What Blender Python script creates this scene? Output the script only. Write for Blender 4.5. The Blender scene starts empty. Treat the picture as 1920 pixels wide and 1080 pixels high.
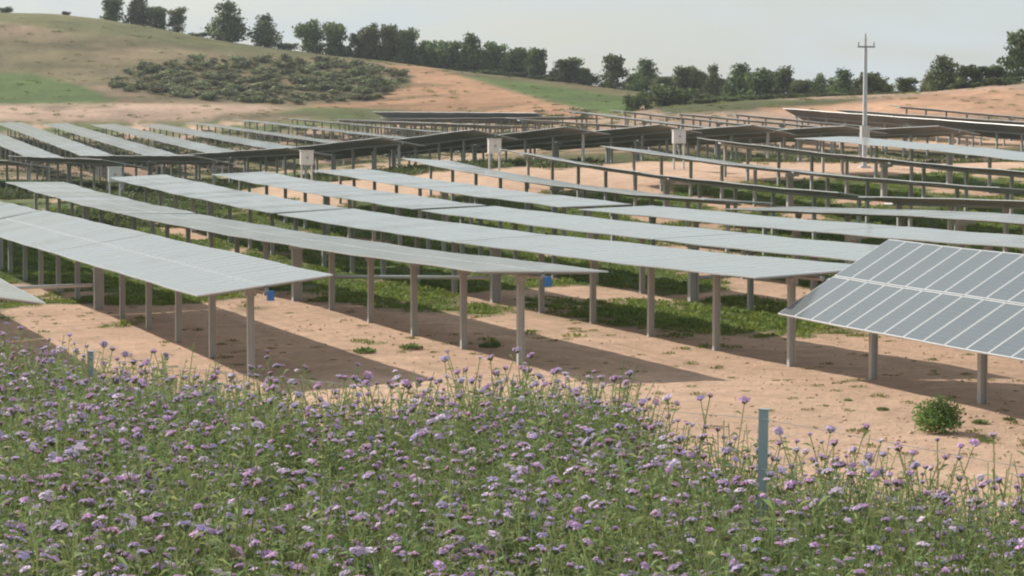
import bpy, math, random
import numpy as np
from mathutils import Vector, Matrix

random.seed(7); rng = np.random.default_rng(7)
R = math.radians
scn = bpy.context.scene
COL = scn.collection

# ------------------------------------------------------------------ camera
F = 4900.0                 # focal length in pixels of a 1920 px wide frame
HC = 7.4                   # camera height above the plant's ground
PITCH = math.atan(322 / F)
cam = bpy.data.cameras.new("camera"); cam_o = bpy.data.objects.new("camera", cam); COL.objects.link(cam_o)
cam.sensor_width = 36; cam.lens = 36 * F / 1920
cam_o.location = (0, 0, HC); cam_o.rotation_euler = (math.pi / 2 - PITCH, 0, 0)
cam.clip_start = 0.5; cam.clip_end = 9000
scn.camera = cam_o

# ------------------------------------------------------------------ sky, sun, exposure
SUN = Vector((-3.25, 2.95, 2.85)).normalized()          # towards the sun: ahead on the left
SUN_EL = math.asin(SUN.z); SUN_AZ = math.atan2(SUN.x, SUN.y)
world = bpy.data.worlds.new("World"); scn.world = world; world.use_nodes = True
wn, wl = world.node_tree.nodes, world.node_tree.links
wn.clear()
w_out = wn.new("ShaderNodeOutputWorld"); w_bg = wn.new("ShaderNodeBackground")
sky = wn.new("ShaderNodeTexSky"); sky.sky_type = 'NISHITA'; sky.sun_disc = False
sky.sun_elevation = SUN_EL; sky.sun_rotation = SUN_AZ
sky.air_density = 1.0; sky.dust_density = 1.6; sky.ozone_density = 1.6; sky.altitude = 500
# thin high cloud veiling the blue
tc = wn.new("ShaderNodeTexCoord"); mp = wn.new("ShaderNodeMapping"); mp.inputs['Scale'].default_value = (5, 5, 22)
nz = wn.new("ShaderNodeTexNoise"); nz.inputs['Scale'].default_value = 2.2; nz.inputs['Detail'].default_value = 5; nz.inputs['Roughness'].default_value = .5
rp = wn.new("ShaderNodeValToRGB")
rp.color_ramp.elements[0].position = .40; rp.color_ramp.elements[0].color = (.52, .52, .52, 1)
rp.color_ramp.elements[1].position = .66; rp.color_ramp.elements[1].color = (1, 1, 1, 1)
mx = wn.new("ShaderNodeMix"); mx.data_type = 'RGBA'
mx.inputs['B'].default_value = (6.15, 6.65, 6.85, 1)
wl.new(tc.outputs['Generated'], mp.inputs['Vector']); wl.new(mp.outputs[0], nz.inputs['Vector'])
wl.new(nz.outputs['Fac'], rp.inputs['Fac']); wl.new(rp.outputs['Color'], mx.inputs['Factor'])
wl.new(sky.outputs['Color'], mx.inputs['A']); wl.new(mx.outputs['Result'], w_bg.inputs['Color'])
wl.new(w_bg.outputs[0], w_out.inputs['Surface'])
w_bg.inputs['Strength'].default_value = 0.083
sun = bpy.data.lights.new("sun", 'SUN'); sun.energy = 4.3; sun.angle = R(0.9); sun.color = (1, .95, .87)
sun_o = bpy.data.objects.new("sun", sun); COL.objects.link(sun_o)
sun_o.rotation_euler = SUN.to_track_quat('Z', 'Y').to_euler(); sun_o.location = (-60, 60, 80)
scn.view_settings.view_transform = 'Standard'; scn.view_settings.look = 'None'
scn.view_settings.exposure = 0.35; scn.view_settings.gamma = 1.0
scn.view_settings.use_curve_mapping = False
scn.cycles.filter_width = 2.1                              # a soft video frame
scn.cycles.max_bounces = 6; scn.cycles.diffuse_bounces = 3; scn.cycles.glossy_bounces = 3
scn.cycles.transparent_max_bounces = 8; scn.cycles.volume_bounces = 0
scn.cycles.use_denoising = True

# ------------------------------------------------------------------ helpers
def tag(o, label=None, cat=None, group=None, kind=None):
    if label: o['label'] = label
    if cat: o['category'] = cat
    if group: o['group'] = group
    if kind: o['kind'] = kind
    return o

def link(name, data, parent=None, mat=None):
    o = bpy.data.objects.new(name, data); COL.objects.link(o)
    if parent is not None: o.parent = parent
    if mat is not None: data.materials.append(mat)
    return o

def empty(name, loc, rz=0.0):
    o = bpy.data.objects.new(name, None); COL.objects.link(o)
    o.location = loc; o.rotation_euler = (0, 0, rz); o.empty_display_size = .3
    return o

def copy_child(o, parent):
    c = o.copy(); COL.objects.link(c); c.parent = parent
    return c

class MB:
    """collects shapes into one mesh"""
    def __init__(s): s.v = []; s.f = []; s.m = []; s.c = []
    def add(s, vs, fs, m=0, c=(1, 1, 1, 1)):
        b = len(s.v); s.v += [tuple(v) for v in vs]; s.c += [c] * len(vs)
        s.f += [tuple(b + i for i in f) for f in fs]; s.m += [m] * len(fs)
    def box(s, x0, x1, y0, y1, z0, z1, m=0):
        s.add([(x0, y0, z0), (x1, y0, z0), (x1, y1, z0), (x0, y1, z0), (x0, y0, z1), (x1, y0, z1), (x1, y1, z1), (x0, y1, z1)],
              [(3, 2, 1, 0), (4, 5, 6, 7), (0, 1, 5, 4), (1, 2, 6, 5), (2, 3, 7, 6), (3, 0, 4, 7)], m)
    def tube(s, pts, rad, n=6, m=0, c=(1, 1, 1, 1), caps=True):
        pts = [Vector(p) for p in pts]
        if not isinstance(rad, (list, tuple)): rad = [rad] * len(pts)
        vs = []; fs = []
        for i, p in enumerate(pts):
            t = (pts[min(i + 1, len(pts) - 1)] - pts[max(i - 1, 0)]).normalized()
            a = t.cross(Vector((0, 0, 1)) if abs(t.z) < .95 else Vector((0, 1, 0))).normalized(); b = t.cross(a)
            for k in range(n):
                q = 2 * math.pi * k / n
                vs.append(p + (a * math.cos(q) + b * math.sin(q)) * rad[i])
        for i in range(len(pts) - 1):
            for k in range(n):
                fs.append((i * n + k, i * n + (k + 1) % n, (i + 1) * n + (k + 1) % n, (i + 1) * n + k))
        if caps:
            fs.append(tuple(range(n))); fs.append(tuple(reversed(range((len(pts) - 1) * n, len(pts) * n))))
        s.add(vs, fs, m, c)
    def mesh(s, name, mats=(), smooth=False, tint=False):
        me = bpy.data.meshes.new(name); me.from_pydata(s.v, [], s.f)
        for m in mats: me.materials.append(m)
        if len(mats) > 1: me.polygons.foreach_set('material_index', s.m)
        if smooth: me.polygons.foreach_set('use_smooth', [True] * len(s.f))
        if tint:
            at = me.color_attributes.new('tint', 'FLOAT_COLOR', 'POINT')
            at.data.foreach_set('color', np.array(s.c, dtype=np.float32).ravel())
        me.update(); return me

def np_mesh(name, V, faces, mats, mat_idx=None, tint=None, smooth=False):
    """V (n,3); faces: (m,k) int array"""
    me = bpy.data.meshes.new(name); m, k = faces.shape
    me.vertices.add(len(V)); me.vertices.foreach_set('co', V.astype(np.float32).ravel())
    me.loops.add(m * k); me.loops.foreach_set('vertex_index', faces.astype(np.int32).ravel())
    me.polygons.add(m); me.polygons.foreach_set('loop_start', np.arange(0, m * k, k, dtype=np.int32))
    for mt in mats: me.materials.append(mt)
    if mat_idx is not None: me.polygons.foreach_set('material_index', mat_idx.astype(np.int32))
    if smooth: me.polygons.foreach_set('use_smooth', np.ones(m, dtype=bool))
    if tint is not None:
        at = me.color_attributes.new('tint', 'FLOAT_COLOR', 'POINT')
        at.data.foreach_set('color', tint.astype(np.float32).ravel())
    me.update(); me.validate(); return me

# ------------------------------------------------------------------ materials
def mat_new(name):
    m = bpy.data.materials.new(name); m.use_nodes = True
    return m, m.node_tree.nodes, m.node_tree.links, m.node_tree.nodes['Principled BSDF']

def simple(name, col, rough=.6, metal=0, noise=0.0, scale=8, spec=.5):
    m, n, l, p = mat_new(name)
    p.inputs['Roughness'].default_value = rough; p.inputs['Metallic'].default_value = metal
    p.inputs['Specular IOR Level'].default_value = spec
    if noise:
        t = n.new('ShaderNodeTexCoord'); z = n.new('ShaderNodeTexNoise'); z.inputs['Scale'].default_value = scale; z.inputs['Detail'].default_value = 5
        x = n.new('ShaderNodeMix'); x.data_type = 'RGBA'
        x.inputs['A'].default_value = (*[c * (1 - noise) for c in col], 1); x.inputs['B'].default_value = (*[min(1, c * (1 + noise)) for c in col], 1)
        l.new(t.outputs['Object'], z.inputs['Vector']); l.new(z.outputs['Fac'], x.inputs['Factor']); l.new(x.outputs['Result'], p.inputs['Base Color'])
    else:
        p.inputs['Base Color'].default_value = (*col, 1)
    return m

def tinted(name, base, rough=.75, trans=0.0, hue=.04, spec=.2):
    """foliage: own colour times the mesh's tint and a per-object variation; light passes through the leaves"""
    m, n, l, p = mat_new(name)
    p.inputs['Roughness'].default_value = rough; p.inputs['Specular IOR Level'].default_value = spec
    a = n.new('ShaderNodeAttribute'); a.attribute_name = 'tint'
    o = n.new('ShaderNodeObjectInfo')
    hsv = n.new('ShaderNodeHueSaturation')
    mr = n.new('ShaderNodeMapRange'); mr.inputs['To Min'].default_value = .5 - hue; mr.inputs['To Max'].default_value = .5 + hue
    mv = n.new('ShaderNodeMapRange'); mv.inputs['To Min'].default_value = .78; mv.inputs['To Max'].default_value = 1.25
    mu = n.new('ShaderNodeMix'); mu.data_type = 'RGBA'; mu.blend_type = 'MULTIPLY'; mu.inputs['Factor'].default_value = 1
    mu.inputs['B'].default_value = (*base, 1)
    l.new(a.outputs['Color'], mu.inputs['A']); l.new(mu.outputs['Result'], hsv.inputs['Color'])
    l.new(o.outputs['Random'], mr.inputs['Value']); l.new(mr.outputs[0], hsv.inputs['Hue'])
    l.new(o.outputs['Random'], mv.inputs['Value']); l.new(mv.outputs[0], hsv.inputs['Value'])
    l.new(hsv.outputs['Color'], p.inputs['Base Color'])
    if trans > 0:
        t = n.new('ShaderNodeBsdfTranslucent'); s = n.new('ShaderNodeMixShader'); s.inputs[0].default_value = trans
        l.new(hsv.outputs['Color'], t.inputs['Color'])
        l.new(p.outputs[0], s.inputs[1]); l.new(t.outputs[0], s.inputs[2]); l.new(s.outputs[0], n['Material Output'].inputs['Surface'])
    return m

M_steel = simple('galvanised_steel', (.50, .50, .47), .55, .15, .18, 3)
M_tube = simple('tube_steel', (.36, .36, .34), .55, .3, .15, 2)
M_frame = simple('panel_frame', (.62, .63, .62), .4, .6)
M_back = simple('panel_back', (.17, .132, .105), .5, 0, .12, 1.5)
M_cabinet = simple('cabinet_paint', (.66, .65, .62), .5, 0, .06, 3)
M_blue = simple('blue_plastic', (.03, .16, .42), .4)
M_dark = simple('dark_rubber', (.03, .03, .03), .6)
M_concrete = simple('pole_concrete', (.58, .60, .61), .8, 0, .14, 2)
M_insul = simple('insulator', (.22, .23, .24), .35)
M_fence = simple('fence_post_paint', (.36, .44, .45), .5, .1, .15, 9)
M_wire = simple('fence_wire', (.20, .22, .21), .7, .0)
M_bark = simple('bark', (.10, .075, .055), .9, 0, .25, 4)
M_pine = tinted('pine_needles', (.125, .155, .058), trans=.25, hue=.025)
M_scrub = tinted('scrub_leaves', (.24, .25, .125), trans=.12, hue=.025)
M_weed = tinted('weed_leaves', (.16, .22, .07), trans=.3, hue=.02)
M_stem = tinted('meadow_leaves', (.25, .305, .14), trans=.4, hue=.015, spec=.25)
M_petal = tinted('petals', (.55, .42, .58), trans=.3, hue=.02)

def glass_mat():
    m, n, l, p = mat_new('solar_glass')
    t = n.new('ShaderNodeTexCoord')
    b = n.new('ShaderNodeTexBrick'); b.offset = 0; b.inputs['Scale'].default_value = 1
    b.inputs['Brick Width'].default_value = .19; b.inputs['Row Height'].default_value = .165; b.inputs['Mortar Size'].default_value = .004
    b.inputs['Color1'].default_value = (.042, .068, .092, 1); b.inputs['Color2'].default_value = (.050, .076, .10, 1); b.inputs['Mortar'].default_value = (.16, .175, .185, 1)
    z = n.new('ShaderNodeTexNoise'); z.inputs['Scale'].default_value = .8; z.inputs['Detail'].default_value = 6
    g = n.new('ShaderNodeNewGeometry')
    x = n.new('ShaderNodeMix'); x.data_type = 'RGBA'; x.inputs['B'].default_value = (.36, .355, .33, 1)   # dust film
    mr = n.new('ShaderNodeMapRange'); mr.inputs['To Min'].default_value = .02; mr.inputs['To Max'].default_value = .10
    l.new(t.outputs['Object'], b.inputs['Vector']); l.new(g.outputs['Position'], z.inputs['Vector'])
    l.new(z.outputs['Fac'], mr.inputs['Value']); l.new(mr.outputs[0], x.inputs['Factor'])
    l.new(b.outputs['Color'], x.inputs['A']); l.new(x.outputs['Result'], p.inputs['Base Color'])
    p.inputs['Roughness'].default_value = .13; p.inputs['IOR'].default_value = 1.6
    p.inputs['Sheen Weight'].default_value = .40; p.inputs['Sheen Roughness'].default_value = .45; p.inputs['Sheen Tint'].default_value = (1, .99, .87, 1)
    return m
M_glass = glass_mat()

# ------------------------------------------------------------------ the lie of the land
TH = math.atan(.3184); ST, CT = math.sin(TH), math.cos(TH)
def ray(x, y):
    d = Vector((x - 960, F * math.cos(PITCH) + (540 - y) * math.sin(PITCH), -F * math.sin(PITCH) + (540 - y) * math.cos(PITCH)))
    return d / d.y
def at(x, y, Y):
    d = ray(x, y); return Vector((d.x * Y, Y, HC + d.z * Y))
def col_of(x): return ray(x, 218).x                           # lateral metres per metre of depth
TABLE = 2.75                                                  # panel surface above the ground
ctrl = []
def g(x, y, Y, above=0.0):
    p = at(x, y, Y); ctrl.append((x, Y, p.z - above))
def gz(x, Y, z): ctrl.append((x, Y, z))
for x in (-300, 0, 400, 800, 1200, 1600, 2000, 2300):
    for Y in (30, 42, 55, 66, 78): gz(x, Y, (-.36 if x <= 400 and Y > 60 else 0.0))
gz(461, 77, -.33); gz(800, 90, -.05); gz(0, 78, -.62); gz(-200, 78, -.8); gz(1640, 72, .12); gz(1845, 66, .15)
# tracker field: heights read along its rows
for x, Y, z in [(0, 137, -.65), (217, 101, -.33), (78, 180, .1), (600, 101, -.05), (268, 186, .4), (850, 111, -.15), (450, 191, .65), (835, 140, -.2),
                (1600, 91, 0), (640, 193, .95), (1150, 137, 0), (1900, 96, .3), (800, 200, 1.4), (1395, 140, 0), (1920, 111, .4), (980, 201, 2.0),
                (1690, 139, .1), (1920, 126, .4), (1165, 203, 2.25), (1920, 142, .7), (1345, 204, 2.8), (1920, 158, 1.2), (1533, 205, 3.0), (1920, 175, 2.1),
                (1750, 205, 3.3), (2000, 205, 3.5), (-300, 140, -.6), (-300, 190, -.2), (2300, 140, .8), (2300, 190, 3.0), (-100, 190, -.1)]: gz(x, Y, z)
# the hump with the second block of trackers, and the hollow behind it
for x, y in [(15, 303), (190, 301), (362, 294), (535, 276), (710, 258), (883, 245), (1056, 241), (1229, 237), (1403, 237), (1576, 238), (1750, 240), (1920, 240)]: g(x + 43, y + 6, 223, TABLE)
for x, z in [(-200, .3), (190, .7), (535, 1.7), (883, 2.9), (1229, 3.4), (1576, 3.6), (1900, 3.7)]: gz(x, 212, z)
for x, y in [(15, 300), (308, 297), (593, 290), (873, 277), (1150, 268), (1400, 262), (1700, 255), (1920, 250)]: g(x, y, 282, TABLE)
# third block on the far slope
for x, y in [(191, 295), (301, 291), (403, 287), (490, 280), (617, 274), (693, 264), (813, 256), (880, 247)]: g(x, y, 345, TABLE)
for (xn, yn), (xf, yf) in zip([(191, 295), (301, 291), (403, 287), (490, 280), (617, 274), (693, 264), (813, 256)], [(6, 225), (90, 228), (185, 229), (280, 229), (365, 227), (450, 222), (546, 218)]):
    for f_ in (.33, .66):
        Yq = 345 + 100 * f_; pn, pf = at(xn, yn, 345), at(xf, yf, 445); q = pn.lerp(pf, f_); gz(960 + F * q.x / Yq, Yq, q.z - TABLE - .1)
for x, y in [(6, 225), (90, 228), (185, 229), (280, 229), (365, 227), (450, 222), (546, 218), (620, 217), (720, 219)]: g(x, y, 445, TABLE)
for x, y, Y in [(1000, 226, 360), (1000, 232, 330), (1113, 213, 345), (1280, 232, 313), (1220, 209, 350), (1600, 240, 290), (1323, 209, 355), (1440, 208, 358), (1900, 256, 290),
                (1555, 205, 358), (1920, 234, 306), (1665, 202, 358), (1920, 224, 330), (2100, 220, 330)]: g(x, y, Y, TABLE)
# hill faces
for x, y, Y in [(-200, 222, 460), (0, 222, 460), (200, 219, 462), (400, 212, 464), (600, 212, 468), (740, 210, 470), (900, 211, 462), (1050, 213, 445), (1130, 214, 430), (1300, 206, 400), (1450, 203, 382), (1600, 196, 380),
                (-200, 198, 480), (0, 197, 480), (200, 190, 482), (450, 190, 490), (700, 188, 492), (900, 190, 485), (1050, 200, 460),
                (0, 130, 530), (200, 128, 530), (450, 128, 535), (700, 140, 530), (800, 150, 520), (900, 165, 505), (1000, 180, 490), (1150, 195, 465),
                (-200, 18, 610), (0, 23, 605), (100, 26, 603), (200, 36, 600), (300, 53, 595), (400, 73, 590), (500, 88, 585), (600, 101, 580), (720, 113, 572), (850, 131, 560), (950, 143, 550), (1050, 153, 540),
                (1200, 173, 520), (1300, 182, 500), (1400, 190, 480), (1520, 191, 460), (1620, 188, 440), (1700, 178, 420), (1800, 167, 405), (1890, 160, 400), (2000, 150, 400), (2200, 140, 400),
                (1750, 196, 375), (1880, 200, 372), (1650, 200, 375), (2000, 200, 372)]: g(x, y, Y)
for x, z in [(-300, 24), (0, 22), (300, 19), (600, 14), (900, 10), (1200, 8), (1600, 7), (2000, 8), (2300, 8)]:
    gz(x, 680, z); gz(x, 900, z * .6); gz(x, 2600, 2)
for x, z in [(1600, 9), (1750, 10), (1900, 12), (2200, 13)]: gz(x, 450, z)

CT_ = np.array(ctrl)
def _uv(x, Y): return np.stack([np.asarray(x) / 150.0, np.log(np.asarray(Y)) * 12.0], -1)
def _phi(d2): return .5 * d2 * np.log(d2 + 1e-9)
_P = _uv(CT_[:, 0], CT_[:, 1]); n_ = len(_P)
_K = _phi(((_P[:, None] - _P[None]) ** 2).sum(-1)) + np.eye(n_) * .06
_A = np.zeros((n_ + 3, n_ + 3)); _A[:n_, :n_] = _K; _A[:n_, n_] = 1; _A[:n_, n_ + 1:] = _P
_A[n_:, :n_] = _A[:n_, n_:].T
_W = np.linalg.solve(_A, np.concatenate([CT_[:, 2], np.zeros(3)]))
EX, EY = -3.8, 19.3                                            # brow of the flower bank
def bank_d(X, Y):                                              # metres inside the brow; the brow bulges a little ahead of the camera
    return (X - EX) * -.73 + (Y - EY) * -.683 + 1.7 * np.exp(-((X / np.maximum(Y, 5) - .022) / .042) ** 2)
def wob(X, Y):
    return (np.sin(X * .9 + np.sin(Y * .7) * 1.3) * np.sin(Y * .8 + .5 * X) * .5 + np.sin(X * 2.3 + 1.7) * np.sin(Y * 2.1 + np.sin(X)) * .3)
def height(X, Y):
    X = np.atleast_1d(np.asarray(X, float)); Y = np.atleast_1d(np.asarray(Y, float))
    shp = X.shape; X = X.ravel(); Y = Y.ravel(); out = np.empty(len(X))
    for i in range(0, len(X), 20000):
        x, y = X[i:i + 20000], Y[i:i + 20000]
        yy = np.clip(y, 30, 2600)
        px = np.clip(960 + F * x / np.maximum(yy, 1), -280, 2280)
        q = _uv(px, yy)
        k = _phi(((q[:, None] - _P[None]) ** 2).sum(-1))
        h = k @ _W[:n_] + _W[n_] + q @ _W[n_ + 1:]
        h = h * np.clip((yy - 40) / 40, 0, 1)
        d = bank_d(x, y)
        b = 4.95 + np.where(d > 0, .012 * np.minimum(d, 8), .30 * d)
        s = .35
        m = np.maximum(h, b); h = m + s * np.log(np.exp((h - m) / s) + np.exp((b - m) / s)) - 0
        h += wob(x, y) * .035 * np.clip(y / 40, .4, 1) + wob(x / 7, y / 7) * .12 * np.clip((y - 60) / 80, 0, 1)
        out[i:i + 20000] = h
    return out.reshape(shp)
def h1(x, y): return float(height([x], [y])[0])
def proj(X, Y, Z):
    dz = Z - HC; c = Y * math.cos(PITCH) - dz * math.sin(PITCH); u = Y * math.sin(PITCH) + dz * math.cos(PITCH)
    return 960 + F * X / c, 540 - F * u / c

# ground sheet: fine where it is seen, coarse beyond; fans out from a point behind the camera
APEX = -26.0
ys = np.concatenate([np.linspace(-20, 8, 12, endpoint=False), np.linspace(8, 26, 60, endpoint=False), np.geomspace(26, 75, 70, endpoint=False),
                     np.geomspace(75, 660, 330, endpoint=False), np.geomspace(660, 5000, 22)])
us_in = np.linspace(-.235, .235, 420)
us = np.concatenate([np.linspace(-2.2, -.235, 34, endpoint=False), us_in, np.linspace(.235, 2.2, 35)[1:]])
GY, GU = np.meshgrid(ys, us, indexing='ij')
GX = GU * np.where(GY > 60, GY, 60 + (GY - 60) * .55)
GX = np.where(GY > 60, GU * GY, GU * np.maximum(60 + (GY - 60) * .62, 8))
GZ = height(GX, GY)
PX, PY = proj(GX, GY, GZ); PX = np.where(GY < 5, 960, PX); PY = np.where(GY < 5, 2000, PY)

def inside(px, py, poly):
    """signed softness: 1 inside the polygon, fading over a few pixels outside"""
    poly = np.array(poly, float); n = len(poly); ins = np.zeros(px.shape, bool); dist = np.full(px.shape, 1e9)
    for i in range(n):
        x0, y0 = poly[i]; x1, y1 = poly[(i + 1) % n]
        c = ((y0 > py) != (y1 > py)) & (px < (x1 - x0) * (py - y0) / (y1 - y0 + 1e-12) + x0); ins ^= c
        ex, ey = x1 - x0, y1 - y0; t = np.clip(((px - x0) * ex + (py - y0) * ey) / (ex * ex + ey * ey), 0, 1)
        dist = np.minimum(dist, np.hypot(px - x0 - t * ex, (py - y0 - t * ey) * 2))
    return np.where(ins, np.clip(.5 + dist / 14, 0, 1), np.clip(.5 - dist / 14, 0, 1))

def vnoise(X, Y, s, seed=0):
    X = X / s + seed * 17.3; Y = Y / s - seed * 9.1
    xi = np.floor(X); yi = np.floor(Y); xf = X - xi; yf = Y - yi
    def hsh(a, b): v = np.sin(a * 127.1 + b * 311.7 + seed) * 43758.5453; return v - np.floor(v)
    xf = xf * xf * (3 - 2 * xf); yf = yf * yf * (3 - 2 * yf)
    return (hsh(xi, yi) * (1 - xf) + hsh(xi + 1, yi) * xf) * (1 - yf) + (hsh(xi, yi + 1) * (1 - xf) + hsh(xi + 1, yi + 1) * xf) * yf
def fbm(X, Y, s, seed=0): return .5 * vnoise(X, Y, s, seed) + .3 * vnoise(X, Y, s / 2.1, seed + 1) + .2 * vnoise(X, Y, s / 4.3, seed + 2)

SOIL = np.array((.60, .405, .282)); SOIL2 = np.array((.50, .34, .235)); PINK = np.array((.55, .38, .275))
GRASS = np.array((.13, .165, .058)); OLIVE = np.array((.185, .165, .078)); HILLB = np.array((.30, .21, .135)); TERRA = np.array((.46, .262, .152)); FIELD = np.array((.115, .165, .048))
def row_phase(X, Y):
    """position between the tracker rows: 0 at a row's posts, 1 at the next row's"""
    c = X + .3184 * (Y - 77); return ((c - .35) / 8.03) % 1.0
def green_mask(X, Y):
    """where weeds grow among the trackers"""
    n = fbm(X, Y * .55, 5.0, 3); ph = row_phase(X, Y)
    strip = np.clip(1 - np.abs(ph - .42) / .42, 0, 1)
    m = np.clip((Y - 92 + (n - .5) * 34 + np.clip(X, -30, 30) * .1) / 22, 0, 1)
    patch = np.maximum(np.clip(1.5 - np.hypot((X - 6.5 + .32 * (Y - 99)) / 5.0, (Y - 98.5) / 8.5) * 1.15 + (n - .5), 0, 1), np.clip(1.4 - np.hypot((X + 1.2) / 1.6, (Y - 101) / 4) * 1.3 + (n - .5), 0, 1))
    far = np.clip((Y - 196) / 4, 0, 1)                         # service road behind the rows
    base = np.clip((n - .46 + .42 * strip * m + .18 * (m - .6)) / .16, 0, 1) * m
    left = np.clip((-19 - X) / 6, 0, 1) * np.clip((Y - 172) / 10, 0, 1)   # the grass goes on where the road ends
    return np.maximum(np.maximum(base * (1 - far), patch), left * np.clip((n - .3) / .2, 0, 1))
gm = green_mask(GX, GY)
rut = np.zeros_like(GX)
for c_ in (.44, .62, .70):
    rut = np.maximum(rut, np.exp(-((row_phase(GX, GY) + (fbm(GX, GY, 7, 91) - .5) * .05 - c_) / .022) ** 2))
rut *= np.clip((GY - 50) / 15, 0, 1) * np.clip((130 - GY) / 25, 0, 1) * np.clip((fbm(GX, GY, 6, 93) - .32) / .2, 0, 1)
C = np.empty(GX.shape + (3,)); nA = fbm(GX, GY, 9, 11)[..., None]; nB = fbm(GX, GY, 30, 21)[..., None]
nE = fbm(GX * .35, GY, 2.2, 95)[..., None]
C[:] = SOIL * (.90 + .2 * nA + .32 * nE) * (1 - .16 * rut[..., None])
C = C * (1 - gm[..., None]) + (GRASS * (.7 + .6 * nA)) * gm[..., None]
def lay(mask, col): 
    global C
    C = C * (1 - mask[..., None]) + col * mask[..., None]
b2 = np.clip((GY - 217) / 8, 0, 1) * np.clip((340 - GY) / 40, 0, 1)
lay(b2 * np.clip((fbm(GX, GY, 8, 5) - .12 + .25 * np.clip((1250 - PX) / 600, -.8, 1)) / .2, 0, 1), OLIVE * .3 + GRASS * .38)
b3 = np.clip((GY - 330) / 20, 0, 1) * np.clip((452 - GY) / 15, 0, 1)
lay(b3, PINK * .80 * (.85 + .3 * nA))
lay(b3 * np.clip((fbm(GX, GY, 10, 8) - .40) / .15, 0, 1) * np.clip((1100 - PX) / 300, 0.15, 1), OLIVE * .7 + GRASS * .25)
hill = np.clip((GY - 455) / 10, 0, 1)
nC = fbm(GX * .45, GY * 1.6, 14, 41)[..., None]; nD = fbm(GX, GY, 4.5, 51)[..., None]
lay(hill, HILLB * (.65 + .45 * nB + .3 * nD))
lay(hill * np.clip((fbm(GX, GY * .5, 26, 31) - .42) / .22, 0, 1) * .75, OLIVE * (.85 + .3 * nA))
lay(inside(PX, PY, [(-400, 20), (0, 20), (200, 34), (420, 74), (620, 100), (760, 118), (620, 112), (430, 98), (200, 66), (0, 42), (-400, 40)]) * hill, OLIVE * .8 + GRASS * .25)
lay(inside(PX, PY, [(560, 104), (900, 136), (1300, 180), (1300, 190), (1170, 184), (900, 150), (720, 122)]) * hill, OLIVE * .7 + HILLB * .2)
lay(inside(PX, PY, [(-400, 130), (60, 138), (150, 160), (225, 188), (190, 197), (-400, 198)]), FIELD * (.85 + .3 * nA))
lay(inside(PX, PY, [(690, 119), (790, 124), (860, 140), (960, 172), (1130, 219), (900, 219), (700, 205), (560, 198), (660, 190), (770, 160), (720, 132)]), TERRA * (.9 + .2 * nA))
lay(inside(PX, PY, [(200, 120), (330, 112), (600, 112), (700, 118), (775, 140), (765, 160), (690, 192), (480, 196), (300, 185), (200, 160)]), (OLIVE * .5 + HILLB * .45) * (.8 + .4 * nA))
lay(inside(PX, PY, [(860, 140), (1000, 156), (1190, 184), (1190, 214), (1130, 214), (1010, 184)]), FIELD * (.85 + .3 * nA))
lay(inside(PX, PY, [(560, 202), (720, 204), (760, 214), (740, 236), (600, 222), (520, 210)]), FIELD * .8 + OLIVE * .3)
lay(inside(PX, PY, [(-400, 200), (200, 194), (480, 197), (560, 204), (420, 212), (380, 226), (-400, 228)]), PINK * (.85 + .25 * nA))
lay(inside(PX, PY, [(1190, 184), (1500, 186), (1640, 184), (1560, 198), (1420, 206), (1250, 215)]), OLIVE * .35 + GRASS * .4)
lay(inside(PX, PY, [(1420, 203), (1560, 197), (1660, 186), (1800, 170), (1880, 166), (2300, 190), (2300, 225), (1650, 215), (1450, 212)]), SOIL * np.array((.98, .86, .78)) * (.75 + .25 * nA + .25 * nD))
bk = np.clip((bank_d(GX, GY) + 2.2 + (fbm(GX, GY, 1.2, 4) - .5) * 3) / 1.5, 0, 1)
lay(bk, np.array((.12, .13, .055)) * (.7 + .6 * nA))
lay(np.clip((GY - 640) / 30, 0, 1), OLIVE * .8)
far_ = np.clip((GY - 205) / 30, 0, 1)[..., None]
C *= 1 + far_ * ((nC - .5) * .55 + (nD - .5) * .5)                 # streaks and patches of the distant ground
lay(hill * np.clip((fbm(GX * .5, GY, 9, 61) - .60) / .08, 0, 1) * .55, OLIVE * .6)

gr_mat, gn, gl, gp = mat_new('ground_soil')
a = gn.new('ShaderNodeAttribute'); a.attribute_name = 'tint'
t = gn.new('ShaderNodeNewGeometry')
z1 = gn.new('ShaderNodeTexNoise'); z1.inputs['Scale'].default_value = .9; z1.inputs['Detail'].default_value = 9; z1.inputs['Roughness'].default_value = .68
z2 = gn.new('ShaderNodeTexNoise'); z2.inputs['Scale'].default_value = 5.0; z2.inputs['Detail'].default_value = 7; z2.inputs['Roughness'].default_value = .7
mr1 = gn.new('ShaderNodeMapRange'); mr1.inputs['From Min'].default_value = .3; mr1.inputs['From Max'].default_value = .7; mr1.inputs['To Min'].default_value = .80; mr1.inputs['To Max'].default_value = 1.14
mr2 = gn.new('ShaderNodeMapRange'); mr2.inputs['From Min'].default_value = .3; mr2.inputs['From Max'].default_value = .7; mr2.inputs['To Min'].default_value = .86; mr2.inputs['To Max'].default_value = 1.12
mm = gn.new('ShaderNodeMath'); mm.operation = 'MULTIPLY'
vm = gn.new('ShaderNodeVectorMath'); vm.operation = 'SCALE'
bp = gn.new('ShaderNodeBump'); bp.inputs['Strength'].default_value = .9; bp.inputs['Distance'].default_value = .22
gl.new(t.outputs['Position'], z1.inputs['Vector']); gl.new(t.outputs['Position'], z2.inputs['Vector'])
gl.new(z1.outputs['Fac'], mr1.inputs['Value']); gl.new(z2.outputs['Fac'], mr2.inputs['Value'])
gl.new(mr1.outputs[0], mm.inputs[0]); gl.new(mr2.outputs[0], mm.inputs[1])
gl.new(a.outputs['Color'], vm.inputs[0]); gl.new(mm.outputs[0], vm.inputs['Scale']); gl.new(vm.outputs[0], gp.inputs['Base Color'])
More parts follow.
